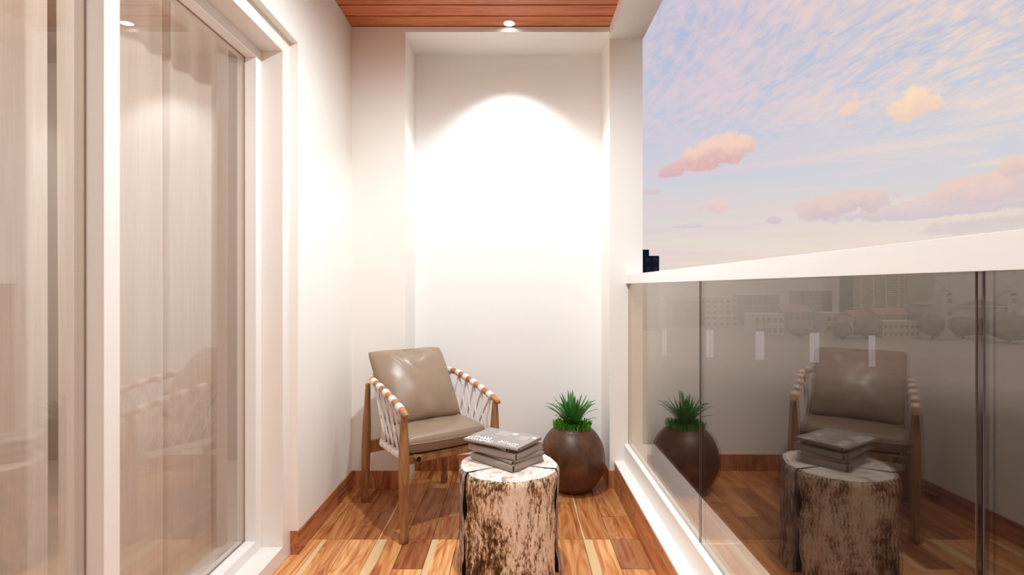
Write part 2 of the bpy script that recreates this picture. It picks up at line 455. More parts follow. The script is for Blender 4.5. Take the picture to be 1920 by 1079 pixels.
for c in range(len(edges) - 1):
    x0, x1 = edges[c], edges[c + 1]
    ytop = YN if x0 > XN0 - .01 and x1 < XN1 + .04 else YB
    cuts = [2.438]
    if c in (4, 12): cuts.append(2.18)
    y = cuts[-1]
    while y > YF:
        y -= R.uniform(.45, .95); cuts.append(max(y, YF))
    if cuts[-1] - YF < 1e-4 and cuts[-2] - YF < .12: cuts.pop(-2)
    up = [2.438]; y = 2.438 + R.choice((.24, .42, .62, .30))
    while y < ytop - .1:
        up.append(y); y += R.uniform(.4, .8)
    up.append(ytop)
    ys = sorted(set(round(q, 4) for q in cuts + up))
    for y0, y1 in zip(ys, ys[1:]):
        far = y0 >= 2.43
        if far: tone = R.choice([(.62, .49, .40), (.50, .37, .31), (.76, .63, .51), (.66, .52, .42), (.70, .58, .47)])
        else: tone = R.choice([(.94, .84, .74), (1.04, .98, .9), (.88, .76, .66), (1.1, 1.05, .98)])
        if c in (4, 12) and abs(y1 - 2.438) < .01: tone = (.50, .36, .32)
        s = 0
        if c in sapcols and not far: s = {1: .028, 3: .05, 5: .035, 9: .03, 11: .045}[c]
        elif c in (3, 11): s = .012
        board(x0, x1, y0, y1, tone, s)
# ceiling: dark soffit with boards running across
ce = struct(obj('ceiling', B((-1.25, XR, YF - .2, YN + .2, CEIL + .012, CEIL + .16)), M_DARK), 'reddish timber board ceiling')
y = YB; k = 0
while y > YF + .01:
    y1 = max(y - .1165, YF)
    bm = B((-(XP - XL) / 2, (XP - XL) / 2, -(y - y1) / 2 + .0055, (y - y1) / 2 - .0055, 0, .012))
    o = obj('plank', bm, M_CEIL, ce, loc=((XL + XP) / 2, (y + y1) / 2, CEIL), bevel=.002)
    t = R.uniform(.92, 1.08); o.color = (t, t * R.uniform(.97, 1.03), t, 1)
    y = y1; k += 1
# kerb under the balustrade: ledge, riser, upper top
bm = bmesh.new()
prof = [(.602, -.12), (.602, .150), (.592, .150), (.592, .162), (.650, .162), (.650, .264), (.832, .264), (.832, -.5), (.602, -.5)]
pv = [[bm.verts.new((x, yy, z)) for x, z in prof] for yy in (YF, YB)]
for i in range(len(prof)):
    j = (i + 1) % len(prof); bm.faces.new((pv[0][i], pv[0][j], pv[1][j], pv[1][i]))
bm.faces.new(pv[0]); bm.faces.new(pv[1][::-1])
struct(obj('kerb', bm, M_STONE, bevel=.002), 'white stepped kerb carrying the glass balustrade')
# skirting boards, each in pieces
def skirting(name, label, axis, a0, a1, fixed0, fixed1, h, cutlen, mat):
    root = empty(name); struct(root, label)
    a = a0
    while a < a1 - 1e-4:
        b = min(a + cutlen * R.uniform(.8, 1.2), a1)
        if a1 - b < cutlen * .3: b = a1
        hl = (b - a) / 2 - .0006
        if axis == 'y': bm = B((fixed0, fixed1, -hl, hl, 0, h)); loc = (0, (a + b) / 2, 0)
        else: bm = B((-hl, hl, fixed0, fixed1, 0, h)); loc = ((a + b) / 2, 0, 0)
        o = obj('board', bm, mat, root, loc=loc)
        t = R.uniform(.8, 1.15); o.color = (t, t * R.uniform(.92, 1.0), t * .95, 1)
        a = b
    return root
skirting('baseboard_left', 'dark timber skirting along the cream left wall', 'y', YD1 - .003, YB, XL - .034, XL + .004, .106, .6, M_BASE)
skirting('baseboard_back', 'dark timber skirting at the foot of the left pier', 'x', XL + .004, XN0, YB - .004, YB + .02, .106, .12, M_BASEV)
skirting('baseboard_niche', 'dark timber skirting along the back of the niche', 'x', XN0, XN1, YN - .006, YN + .02, .106, .12, M_BASEV)
skirting('baseboard_pier', 'dark timber skirting at the foot of the right pier', 'x', XP - .006, .592, YB - .004, YB + .02, .106, .1, M_BASEV)
skirting('baseboard_pier_return', 'dark skirting on the niche side of the right pier', 'y', YB + .02, YN - .006, XP - .006, XP + .01, .106, .3, M_BASE)
skirting('baseboard_right', 'tan timber skirting below the white kerb', 'y', YF, YB - .004, .592, .602, .150, .42, M_BASER)

# ------------------------------------------------------------------ glazed sliding door on the left
X1, X2, XD = -1.013, -1.106, -1.157
door = struct(empty('door_1', (0, 0, 0)), 'white framed full height sliding glass door')
def frame_ring(x0, x1, y0, y1, z0, z1, w, name, mat, parent):
    bm = bmesh.new()
    box(bm, x0, x1, y0, y0 + w, z0, z1); box(bm, x0, x1, y1 - w, y1, z0, z1)
    box(bm, x0, x1, y0 + w, y1 - w, z0, z0 + w); box(bm, x0, x1, y0 + w, y1 - w, z1 - w, z1)
    return obj(name, bm, mat, parent, bevel=.0015)
frame_ring(XD - .03, X1, YD0, YD1, 0, ZD, .068, 'outer_frame', M_FRAME, door)
frame_ring(XD - .03, X2, YD0 + .068, YD1 - .068, .068, ZD - .068, .047, 'sash_frame', M_WHITE, door)
yi0, yi1, zi0, zi1 = YD0 + .115, YD1 - .115, .115, ZD - .115
mull = [(1.377, 1.433), (.36, .416)]
for m0, m1 in mull:
    obj('mullion', B((XD - .03, X2, m0, m1, zi0, zi1)), M_FRAME, door, bevel=.0015)
panes = [(mull[0][1], yi1), (mull[1][1], mull[0][0]), (yi0, mull[1][0])]
for p0, p1 in panes:
    obj('glass_pane', B((XD - .008, XD, p0, p1, zi0, zi1)), M_DOORGLASS, door)
    frame_ring(XD + .0005, XD + .004, p0, p1, zi0, zi1, .004, 'seal', M_GASKET, door)
obj('seal_strip', B((XD + .0005, XD + .006, 1.128, 1.1425, zi0, zi1)), M_DARK, door)
# room behind the glass
struct(obj('room_floor', B((-4.2, -1.02, YF, YN + .2, -.12, 0)), M_ROOMFLOOR), 'room floor behind the glass')
struct(obj('room_wall', B((-4.4, -4.2, YF, YN + .2, 0, CEIL), (-4.4, -1.226, YN + .2, YN + .4, 0, CEIL), (-4.4, -1.226, YF - .2, YF, 0, CEIL),
                            (-4.4, -1.226, YF - .2, YN + .4, CEIL, CEIL + .16)), M_ROOM), 'pale room behind the glass')
l = bpy.data.lights.new('room_fill', 'POINT'); o = bpy.data.objects.new('room_fill', l); COL.objects.link(o)  # added light without a fixture, brightens the curtain from inside the room
o.location = (-2.6, 1.2, 2.3); l.energy = ROOM_W; l.color = (1, .98, .96); l.shadow_soft_size = .15
def curtain(y0, y1, label, pinch):
    bm = bmesh.new(); ny, nz = 150, 10; rows = []
    for j in range(nz + 1):
        z = .02 + 2.44 * j / nz; row = []
        for i in range(ny + 1):
            y = y0 + (y1 - y0) * i / ny
            x = -1.335 + .010 * math.sin(y * 46 + .3 * math.sin(z * 2)) + .006 * math.sin(y * 23 + 1.2)
            for p in pinch:
                x -= .045 * math.exp(-((y - p) / .012) ** 2)
            row.append(bm.verts.new((x, y, z)))
        rows.append(row)
    for a, b in zip(rows, rows[1:]):
        for i in range(ny): bm.faces.new((a[i], a[i + 1], b[i + 1], b[i]))
    o = obj('curtain', bm, M_CURTAIN, smooth=True)
    return tag(o, label, 'curtain', 'sheer curtains behind the sliding door')
curtain(1.50, 2.375, 'pale sheer curtain behind the wider glass pane beside the cream wall', (1.945,))
curtain(.15, 1.475, 'pale sheer curtain behind the nearer glass pane, on the near side of the mullion', (1.30,))
# ------------------------------------------------------------------ balustrade
bal = tag(empty('glass_balustrade', (XG, 0, .264)), 'tinted reflective glass balustrade with thick white handrail', 'balustrade')
def rel(bm, o=(XG, 0, .264)):
    bmesh.ops.translate(bm, verts=bm.verts[:], vec=[-q for q in o]); return bm
obj('handrail', rel(B((.659, .835, YF, YB, 1.223, 1.276))), M_RAIL, bal, bevel=.0008)
for p0, p1 in ((1.876, 3.052), (.751, 1.861), (-.386, .7385), (YF + .01, -.400)):
    g = obj('glass_panel', rel(B((XG - .004, XG + .004, p0, p1, .264, 1.223))), M_GLASS, bal)
    for e in (p0, p1):
        obj('edge', rel(B((XG - .0044, XG - .0024, e - .0012, e + .0012, .264, 1.223))), M_SEAL, g)

# ------------------------------------------------------------------ downlights
for i, (lx, ly) in enumerate(LAMPS):
    t = empty('downlight', (lx, ly, CEIL))
    lab = ['small round ceiling downlight nearest the niche wall', 'round ceiling downlight above the stump table', 'round ceiling downlight above the viewer', 'round ceiling downlight behind the viewer'][i]
    tag(t, lab, 'downlight', 'recessed ceiling downlights')
    bm = bmesh.new(); lathe(bm, [(.036, 0), (.036, -.004), (.029, -.005), (.028, 0)], 28)
    obj('trim_ring', bm, M_WHITE, t, smooth=True)
    bm = bmesh.new(); lathe(bm, [(0, -.0025), (.028, -.0025)], 28)
    obj('lens', bm, M_LAMP, t)

# ------------------------------------------------------------------ armchair
CH = Vector((-.479, 2.779, 0)); U = Vector((.82, .572, 0)).normalized(); V = Vector((.572, -.82, 0)).normalized()
chair = tag(empty('armchair', CH, math.atan2(U.y, U.x)), 'wooden armchair with rope wrapped arms and taupe leather cushions', 'armchair')
# chair frame: local x = width, local -y = front
W, D = .25, .285
def L(a, b, z): return Vector((a, -b, z))
def hoop_xy(t, w=W + .004, d0=.328, back=-.268, rc=.165):
    """t in 0..1 from the left tip round the back to the right tip"""
    s1 = d0 - (back + rc); arc = PI / 2 * rc; s2 = 2 * (w - rc); tot = 2 * s1 + 2 * arc + s2
    s = t * tot
    if s < s1: return (-w, d0 - s)
    s -= s1
    if s < arc:
        a = s / rc; return (-w + rc - rc * math.cos(a), back + rc - rc * math.sin(a))
    s -= arc
    if s < s2: return (-w + rc + s, back)
    s -= s2
    if s < arc:
        a = s / rc; return (w - rc + rc * math.sin(a), back + rc - rc * math.cos(a))
    s -= arc
    return (w, back + rc + s)
def hoop(t):
    a, b = hoop_xy(t)
    f = (.315 - b) / .58
    z = .607 + .105 * (1 - max(0.0, 1 - f) ** 1.5)
    return L(a, b, z)
def low(t):
    a, b = hoop_xy(t)
    return L(a * .93, -.125 + (b + .268) * .625, .392)
def leg(bm, a, b, top, lean=(0, 0), r=1.0):
    pts, rad = [], []
    for z, q in ((0, .017), (.006, .0215), (.022, .0245), (.036, .0235), (.050, .0195), (.066, .0185), (.11, .0208), (.20, .0245), (.32, .0265), (.43, .0250), (.54, .0190), (top - .006, .0145)):
        f = z / top
        pts.append(L(a + lean[0] * f, b + lean[1] * f, z)); rad.append(q * r)
    return tube(bm, pts, rad, 14)
for a, b, top, lean in ((-W, .283, .605, (-.003, .006)), (W, .283, .605, (.003, .006)), (-W + .003, -.283, .675, (.0, .055)), (W - .003, -.283, .675, (.0, .055))):
    obj('leg', leg(bmesh.new(), a, b, top, lean, .92 if b < 0 else 1.0), M_CHAIRWOOD, chair, smooth=True, auto=50)
bm = bmesh.new(); N = 90
pts = [hoop(i / N) for i in range(N + 1)]
rad = [.0165] * (N + 1); rad[0] = rad[-1] = .009; rad[1] = rad[-2] = .0132; rad[2] = rad[-3] = .0152
tube(bm, pts, rad, 12)
arm = obj('arm_rail', bm, M_ARMWOOD, chair, smooth=True, auto=60)
# seat frame
bm = bmesh.new(); box(bm, -W + .02, W - .02, -.255, -.230, .350, .390); obj('front_rail', bm, M_CHAIRWOOD, chair, bevel=.005)
bm = bmesh.new(); box(bm, -W + .018, W - .018, .270, .296, .270, .338); obj('rear_rail', bm, M_CHAIRWOOD, chair, bevel=.005)
for s in (-1, 1):
    bm = bmesh.new(); tube(bm, [L(s * (W - .018), .25, .388), L(s * (W - .018), -.02, .388), L(s * (W - .06), -.10, .388)], .013, 10)
    obj('side_rail', bm, M_CHAIRWOOD, chair, smooth=True, auto=50)
bm = bmesh.new(); box(bm, -W + .05, W - .05, -.235, .120, .376, .390); box(bm, -.10, -.06, .115, .275, .30, .385); box(bm, .06, .10, .115, .275, .30, .385); obj('seat_slats', bm, M_CHAIRWOOD, chair)
bm = bmesh.new(); tube(bm, [L(-.178, .20, .380), L(-.178, .287, .380)], .013, 14)
dw = obj('dowel', bm, M_CHAIRWOOD, chair, smooth=True, auto=50)
bm = bmesh.new(); tube(bm, [L(-.178, .286, .380), L(-.178, .292, .380)], .012, 14); obj('end_cap', bm, M_BLACK, dw, smooth=True, auto=50)
# rope: bands wrapped round the rail, cords crossing down to the seat frame
NB = 17; t0, t1 = .056, .944
ts = [t0 + (t1 - t0) * i / (NB - 1) for i in range(NB)]
for t in ts:
    dt = .0135
    bm = bmesh.new(); p = [hoop(t + dt * q) for q in (-1, -.85, -.4, 0, .4, .85, 1)]
    tube(bm, p, [.0168, .0192, .0196, .0196, .0196, .0192, .0168], 14)
    obj('rope_band', bm, M_ROPE, chair, smooth=True)
def cord(ta, tb, inset):
    p0, p1 = hoop(ta), low(tb)
    c = Vector((0, 0, .5)); dirv = Vector((p0.x, p0.y, 0)).normalized()
    mid = (p0 + p1) / 2 - dirv * inset
    pts = [p0 - Vector((0, 0, .012)), p0.lerp(mid, .5) + (p0 + p1 - 2 * mid) * .06, mid, mid.lerp(p1, .5) + (p0 + p1 - 2 * mid) * .06, p1]
    bm = bmesh.new(); tube(bm, pts, .0062, 8, flat=.8)
    obj('cord', bm, M_CORD, chair, smooth=True)
pitch = ts[1] - ts[0]
def clampt(t): return min(max(t, .004), .996)
for i, t in enumerate(ts):
    for s in (-1, 1):
        if 0 <= i + s * 2 < NB or (i in (0, 1) and s == -1) or (i in (NB - 1, NB - 2) and s == 1):
            cord(t, clampt(t + s * pitch * 1.75), .006 + .006 * s)
for i, t in enumerate(ts):
    tt = t
    bm = bmesh.new(); p = [low(clampt(tt + q * .030)) + Vector((0, 0, -.004)) for q in (-1, -.5, 0, .5, 1)]
    if (p[0] - p[-1]).length > .01:
        tube(bm, p, [.015, .0185, .0195, .0185, .015], 10)
        obj('rope_band', bm, M_ROPE, chair, smooth=True)
# cushions
def cushion_grid(fn, nu, nv):
    """closed pillow: front and back sheets over the same grid"""
    bm = bmesh.new(); top, bot = [], []
    for j in range(nv + 1):
        a, b = [], []
        for i in range(nu + 1):
            u, v = 2 * i / nu - 1, 2 * j / nv - 1
            e = i in (0, nu) or j in (0, nv)
            p, q = fn(u, v)
            a.append(bm.verts.new(p)); b.append(a[-1] if e else bm.verts.new(q))
        top.append(a); bot.append(b)
    for j in range(nv):
        for i in range(nu):
            bm.faces.new((top[j][i], top[j][i + 1], top[j + 1][i + 1], top[j + 1][i]))
            f = [bot[j][i], bot[j + 1][i], bot[j + 1][i + 1], bot[j][i + 1]]
            bm.faces.new(f)
    return bm
def back_pillow(u, v):
    # u across, v up; thickness along n
    k_ = 1 - .05 * u ** 6 * v ** 6
    w, h = .222 * (1 - .025 * (1 - v * v) + .02 * v) * k_, .222 * (1 - .02 * (1 - u * u)) * k_
    th = .085 * (max(0, 1 - abs(u) ** 2.6) * max(0, 1 - abs(v) ** 2.6)) ** .55
    dent = .034 * math.exp(-((u - .05) / .20) ** 2 - ((v - .86) / .26) ** 2)
    dent += .010 * math.exp(-((u + .35 + (v - .6) * .6) / .10) ** 2 - ((v - .55) / .3) ** 2)
    edge = math.exp(-((1 - abs(v)) / .25) ** 2) + .6 * math.exp(-((1 - abs(u)) / .25) ** 2)
    wr = .010 * edge * noise.noise(Vector((u * 3.1, v * 3.1, 1.7))) + .006 * noise.noise(Vector((u * 2, v * 2, 6)))
    if v < -.5: wr += .007 * math.sin(u * 11 + 1.0) * (-.5 - v) / .5 * (1 - abs(u))
    f = th - dent * (th > .001) + wr * min(1, th / .04)
    bk = -th * .75
    base, tp = Vector((-.008, .0, .502)), Vector((-.026, -.225, .828))
    ay = (tp - base).normalized(); c = (base + tp) / 2
    ax = Vector((1, .0, 0)); nrm = Vector((0, -ay.z, ay.y)) * -1
    nrm = Vector((0, ay.z, -ay.y))
    P = lambda t: (lambda q: L(q.x, q.y, q.z))(c + ax * (u * w) + ay * (v * h) + nrm * t)
    return P(f), P(bk)
bm = cushion_grid(back_pillow, 44, 44)
obj('back_cushion', bm, M_LEATHER, chair, smooth=True)
def seat_xy(u, v):
    """square grid to a D: straight front, strongly rounded back"""
    k = 1 - .06 * (u * u) * (v * v) if v > 0 else 1 - .20 * (abs(u) ** 3) * (abs(v) ** 3)
    a = .232 * u * k * (1 - .16 * max(0, -v) ** 2.5)
    b = .075 + (.188 if v > 0 else .20) * v * k + (.012 * (1 - u * u) if v > 0 else 0) * v
    return a, b
def seat_pillow(u, v):
    a, b = seat_xy(u, v)
    th = (max(0, 1 - abs(u) ** 14) * max(0, 1 - abs(v) ** 14)) ** .34
    crown = .012 * (1 - u * u) * (1 - v * v)
    wr = .003 * noise.noise(Vector((u * 2.5, v * 2.5, 3)))
    zt = .445 + .036 * th + crown + wr * th
    zb = .445 - .052 * th
    return L(a, b, zt), L(a, b, zb)
bm = cushion_grid(seat_pillow, 44, 44)
seat = obj('seat_cushion', bm, M_LEATHER, chair, smooth=True)
bm = bmesh.new(); ring = []
for i in range(97):
    a = 2 * PI * i / 96; cu, sv = math.cos(a), math.sin(a)
    m_ = max(abs(cu), abs(sv)); u_, v_ = cu / m_, sv / m_
    a_, b_ = seat_xy(u_ * 1.002, v_ * 1.002)
    ring.append(L(a_, b_, .446))
tube(bm, ring, .0032, 6, cap=False); obj('piping', bm, M_LEATHER, seat, smooth=True)

# ------------------------------------------------------------------ stump table
ST = Vector((-.026, 2.20, 0)); HS = .44
stump = tag(empty('stump_table', ST), 'bleached tree stump used as a side table', 'side table')
def stump_r(a, z):
    q = Vector((math.cos(a) * 1.3, math.sin(a) * 1.3, z * 2.2))
    r = .2145 + .009 * noise.noise(q + Vector((3, 1, 0))) + .006 * noise.noise(q * 2.7) + .003 * noise.noise(q * 7)
    r += .005 * max(0, (.08 - z) / .08) - .005 * math.sin(PI * min(1, max(0, (z - .05) / .36))) 
    if z > HS - .02: r -= .010 * ((z - (HS - .02)) / .02) ** 2
    return r
def wedge(a0, a1, gap0, gap1, mat, name):
    bm = bmesh.new(); na = max(8, int(abs(a1 - a0) / (2 * PI) * 130)); zs = [HS * j / 36 for j in range(37)]
    zs[-1] = HS; rings = []
    for z in zs:
        row = []
        for i in range(na + 1):
            t = i / na
            wob = .035 * math.sin(z * 21 + .8) + .022 * math.sin(z * 47)
            g0 = gap0 * (1 + .8 * math.sin(z * 16) ** 2 * (z < HS - .03)); g1 = gap1 * (1 + .8 * math.sin(z * 13 + 1) ** 2 * (z < HS - .03))
            a = (a0 + wob * min(1, (HS - z) * 8) + g0) * (1 - t) + (a1 - wob * min(1, (HS - z) * 8) - g1) * t
            r = stump_r(a, z)
            e = min(t * na, (1 - t) * na)
            if e < 2: r -= .006 * (1 - e / 2)
            row.append(bm.verts.new((r * math.cos(a), r * math.sin(a), z)))
        rings.append(row)
    for p, q in zip(rings, rings[1:]):
        for i in range(na): bm.faces.new((p[i], p[i + 1], q[i + 1], q[i]))
    # inner sides of the wedge so that the cracks have depth
    inner = []
    for z in (0, HS):
        inner.append([bm.verts.new((.1 * math.cos(a0 + gap0 * 2), .1 * math.sin(a0 + gap0 * 2), z)), bm.verts.new((.1 * math.cos(a1 - gap1 * 2), .1 * math.sin(a1 - gap1 * 2), z))])
    bm.faces.new([r_[0] for r_ in rings] + [inner[1][0], inner[0][0]]).material_index = 2
    bm.faces.new([r_[-1] for r_ in rings][::-1] + [inner[0][1], inner[1][1]]).material_index = 2
    # cut top
    top = rings[-1]; nr = 8; prev = top
    for j in range(1, nr + 1):
        f = 1 - j / (nr + .6)
        cur = [bm.verts.new((v.co.x * f, v.co.y * f, HS + .0015 * noise.noise(Vector((v.co.x * f * 30, v.co.y * f * 30, 0))))) for v in top]
        for i in range(na): bm.faces.new((prev[i], prev[i + 1], cur[i + 1], cur[i])).material_index = 1
        prev = cur
    cv = bm.verts.new((0, 0, HS))
    for i in range(na): bm.faces.new((prev[i], prev[i + 1], cv)).material_index = 1
    return obj(name, bm, [mat, M_CUT, M_CRACK], stump, smooth=True, auto=50)
aL, aR = math.radians(210), math.radians(344.4)
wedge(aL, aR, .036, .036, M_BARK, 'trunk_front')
wedge(aR, aL + 2 * PI, .030, .030, M_BARK2, 'trunk_back')
bm = bmesh.new(); lathe(bm, [(0, 0), (.185, 0), (.175, HS - .012), (0, HS - .012)], 40); obj('dark_core', bm, M_DARK, stump)

# ------------------------------------------------------------------ books on the stump
def book(front, left, right_dir_len, z, h, label, mats, name='book', group='books stacked on the stump'):
    """front: nearest spine corner; left: other spine corner (xy); the width runs square to the spine, away"""
    f, l = Vector((*front, 0)), Vector((*left, 0))
    ln = (l - f).length; ax = (l - f).normalized(); ay = Vector((ax.y, -ax.x, 0))
    if ay.y < 0: ay = -ay
    wd = right_dir_len
    o = empty(name, (f.x, f.y, z)); o.rotation_euler = (0, 0, math.atan2(ax.y, ax.x))
    sgn = 1 if ax.cross(ay).z > 0 else -1
    cov, pag = mats; t = min(.0028, h * .16)
    def bx(x0, x1, y0, y1, z0, z1):
        y0, y1 = sorted((sgn * y0, sgn * y1)); return (x0, x1, y0, y1, z0, z1)
    bm = bmesh.new()
    box(bm, *bx(0, ln, .002, wd, 0, t)); box(bm, *bx(0, ln, .002, wd, h - t, h))
    # rounded spine
    seg = 8; rows = []
    for k in range(seg + 1):
        a = -PI / 2 + PI * k / seg
        yy = .002 - .007 * math.cos(a); zz = h / 2 + h / 2 * math.sin(a)
        yi = .004 - .006 * math.cos(a); zi = h / 2 + (h / 2 - t) * math.sin(a)
        rows.append([bm.verts.new((x, sgn * q, w)) for x in (0, ln) for q, w in ((yy, zz), (yi, zi))])
    for a, b in zip(rows, rows[1:]):
        bm.faces.new((a[0], a[2], b[2], b[0])); bm.faces.new((a[1], b[1], b[3], a[3]))
        bm.faces.new((a[0], b[0], b[1], a[1])); bm.faces.new((a[2], a[3], b[3], b[2]))
    obj('cover', bm, cov, o)
    bm = B(bx(.0035, ln - .0035, .008, wd - .004, t, h - t)); obj('pages', bm, pag, o)
    bm = B(bx(-.0004, .0035, -.0016, .0065, t, h - t)); obj('headband', bm, M_BLACK, o)
    tag(o, label, 'book', group)
    return o, ln, wd, sgn
Z = HS + .002
book((-.0087, 2.092), (-.192, 2.258), .20, Z, .030, 'thick grey hardback lying at the bottom of the stack', (M_BOOK, M_PAGES)); Z += .0305
book((-.012, 2.098), (-.165, 2.262), .19, Z, .013, 'slim grey book second from the bottom of the stack', (M_BOOK2, M_PAGES)); Z += .0135
book((.002, 2.100), (-.2045, 2.254), .205, Z, .028, 'thick grey hardback in the middle of the stack', (M_BOOK, M_PAGES)); Z += .0285
book((-.037, 2.133), (-.165, 2.288), .165, Z, .014, 'slim grey book turned askew under the topmost book', (M_BOOK, M_PAGES)); Z += .0145
tb, ln, wd, sgn = book((.0137, 2.093), (-.223, 2.242), .197, Z, .013, 'slim grey book with white lettering lying topmost', (M_COVER, M_PAGES))
# printed marks on the top cover (not legible in the photograph): big bold strokes by the spine, pale blocks
def marks(name, rects, mat):
    bm = bmesh.new()
    for x0, x1, y0, y1 in rects:
        a, b = sorted((sgn * y0, sgn * y1)); box(bm, x0, x1, a, b, .013, .0134)
    return obj(name, bm, mat, tb)
def glyphs(x0, x1, y0, y1, n, seed):
    r = random.Random(seed); out = []; w = (x1 - x0) / n
    for i in range(n):
        a = x0 + i * w + w * .08; b = a + w * .78; st = w * .26
        k = r.randrange(4)
        out.append((a, a + st, y0, y1))
        if k in (0, 1, 2): out.append((b - st, b, y0, y1 if k else (y0 + y1) / 2))
        hh = (y1 - y0) * .2
        out.append((a, b, y1 - hh, y1)) if k != 1 else out.append((a, b, (y0 + y1) / 2 - hh / 2, (y0 + y1) / 2 + hh / 2))
        if k in (2, 3): out.append((a, b, y0, y0 + hh))
    return out
marks('cover_lettering', glyphs(.140, .276, -.002, .026, 9, 1) + glyphs(.168, .232, .030, .064, 4, 2) + glyphs(.222, .262, .032, .058, 3, 7)
      + glyphs(.026, .074, .012, .046, 3, 3) + glyphs(.080, .122, .022, .054, 3, 4)
      + [(.105, .128, .150, .174), (.008, .026, .146, .168)], M_PRINT)['kind'] = 'stuff'
marks('cover_panel', [(.13, .20, .115, .175), (.03, .085, .100, .160), (.10, .122, .100, .112)], M_PRINT2)['kind'] = 'stuff'

# ------------------------------------------------------------------ potted plant
PP = Vector((.341, 3.05, 0))
pot = tag(empty('plant_pot', PP), 'round dark brown pot with spiky green plant by the right pier', 'potted plant')
prof = []
RP, ZC = .193, .188
for k in range(41):
    a = -PI / 2 + PI * k / 40
    z = ZC + .208 * math.sin(a); r = RP * max(0, math.cos(a)) ** .92
    if z < 0.0 or z > .368: continue
    prof.append((r, z))
prof = [(0, 0), (prof[0][0] * .97, 0)] + prof
rt = prof[-1][0]
prof += [(rt - .003, .374), (rt - .012, .372), (rt - .016, .345), (0, .345)]
bm = bmesh.new(); lathe(bm, prof, 64); obj('pot', bm, M_POT, pot, smooth=True, auto=60)
bm = bmesh.new(); lathe(bm, [(rt - .015, .358), (rt * .5, .364), (0, .368)], 32); obj('soil', bm, M_SOIL, pot, smooth=True)
def blade(az, reach, height, wid, droop, base_r):
    bm = bmesh.new(); n = 9; d = Vector((math.cos(az), math.sin(az), 0)); s = Vector((-d.y, d.x, 0)); rows = []
    for i in range(n + 1):
        t = i / n
        p = d * (base_r + reach * t ** 1.15) + Vector((0, 0, .366 + height * (t * (1 + droop) - droop * t ** 2.4)))
        w = wid * (max(0.0, math.sin(PI * min(1, .22 + .78 * t))) ** .7) * (1 if t < 1 else .05)
        up = Vector((0, 0, 1)) - d * .3
        rows.append((bm.verts.new(p + s * w + up * w * .35), bm.verts.new(p), bm.verts.new(p - s * w + up * w * .35)))
    for a, b in zip(rows, rows[1:]):
        bm.faces.new((a[0], a[1], b[1], b[0])); bm.faces.new((a[1], a[2], b[2], b[1]))
    return obj('leaf', bm, M_LEAF, pot, smooth=True)
for k in range(46):
    ring = k / 46
    az = k * 2.39996 + R.uniform(-.2, .2)
    inner = ring < .42
    reach = (.02 + .09 * ring / .42) if inner else R.uniform(.11, .160)
    hh = R.uniform(.17, .212) if inner else R.uniform(.08, .155) * (1.08 - .42 * (ring - .42))
    blade(az, reach, hh, R.uniform(.0095, .0125), .12 if inner else R.uniform(.45, .95), .012 + .018 * ring)
bm = bmesh.new()
for k in range(620):
    a = R.uniform(0, 2 * PI); r = (rt + .004) * math.sqrt(R.uniform(.12, 1)); c = Vector((r * math.cos(a), r * math.sin(a), .364))
    la = R.uniform(0, 2 * PI); d = Vector((math.cos(la) * .5 + math.cos(a) * .5 * (r / rt), math.sin(la) * .5 + math.sin(a) * .5 * (r / rt), 0)) * R.uniform(.012, .028)
    hgt = R.uniform(.022, .056); s = Vector((-d.y, d.x, 0)).normalized() * R.uniform(.0025, .0045)
    p0, p1, p2 = c, c + d * .5 + Vector((0, 0, hgt * .75)), c + d * 1.1 + Vector((0, 0, hgt * .85))
    v = [bm.verts.new(q) for q in (p0 - s * .6, p0 + s * .6, p1 + s, p1 - s, p2)]
    bm.faces.new((v[0], v[1], v[2], v[3])); bm.faces.new((v[3], v[2], v[4]))
t = obj('ground_cover', bm, M_TUFT, pot); t['kind'] = 'stuff'

# ------------------------------------------------------------------ city beyond the balustrade (dim behind tinted glass)
GZ = -24.0
def P(px, py, Y): return ((px - 966) / 960 * Y, Y, EYE - (py - 539.5) / 960 * Y)
def far(name, r, g, b, rough=.8): return plain(name, lin(r, g, b), rough, .2, vary=.15, scale=.15)

def ground_mat():
    m, n = material('ground')
    v = coords(n); x, y, z = n.sep(v)[:3]
    w = n.noise(n.vm('MULTIPLY', v, (.02, .06, 1)), 1.0, 4, .6)
    d = n.m('SQRT', n.m('ADD', n.m('MULTIPLY', x, x), n.m('MULTIPLY', y, y)))
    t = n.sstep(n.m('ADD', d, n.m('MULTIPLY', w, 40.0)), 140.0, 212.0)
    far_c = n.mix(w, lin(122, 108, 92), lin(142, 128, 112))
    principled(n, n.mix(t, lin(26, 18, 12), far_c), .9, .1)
    return m
C_GND = ground_mat(); C_NAVY = far('navy_facade', 22, 34, 58); C_GREY = far('grey_facade', 124, 112, 102)
C_PALE = far('pale_facade', 152, 140, 128); C_RED = far('red_tile', 136, 98, 86); C_GREEN = far('far_foliage', 98, 88, 74)
C_GLZ = far('dark_window', 108, 100, 94, .4); C_WHITE = far('white_panel', 232, 228, 238); C_HILL = far('hill', 132, 120, 108)
C_SLAB = far('dark_grey_facade', 84, 76, 70); C_NAVYW = far('navy_window', 30, 44, 70, .3)  # slab wall's own dark grey, sets off the pale balcony bands
C_TRUNK = far('far_trunk', 80, 68, 56)
bm = bmesh.new()
v = [bm.verts.new(q) for q in ((-900, -600, GZ), (3200, -600, GZ), (3200, 3000, GZ), (-900, 3000, GZ))]; bm.faces.new(v)
struct(obj('ground', bm, C_GND), 'dark open ground below the balcony')
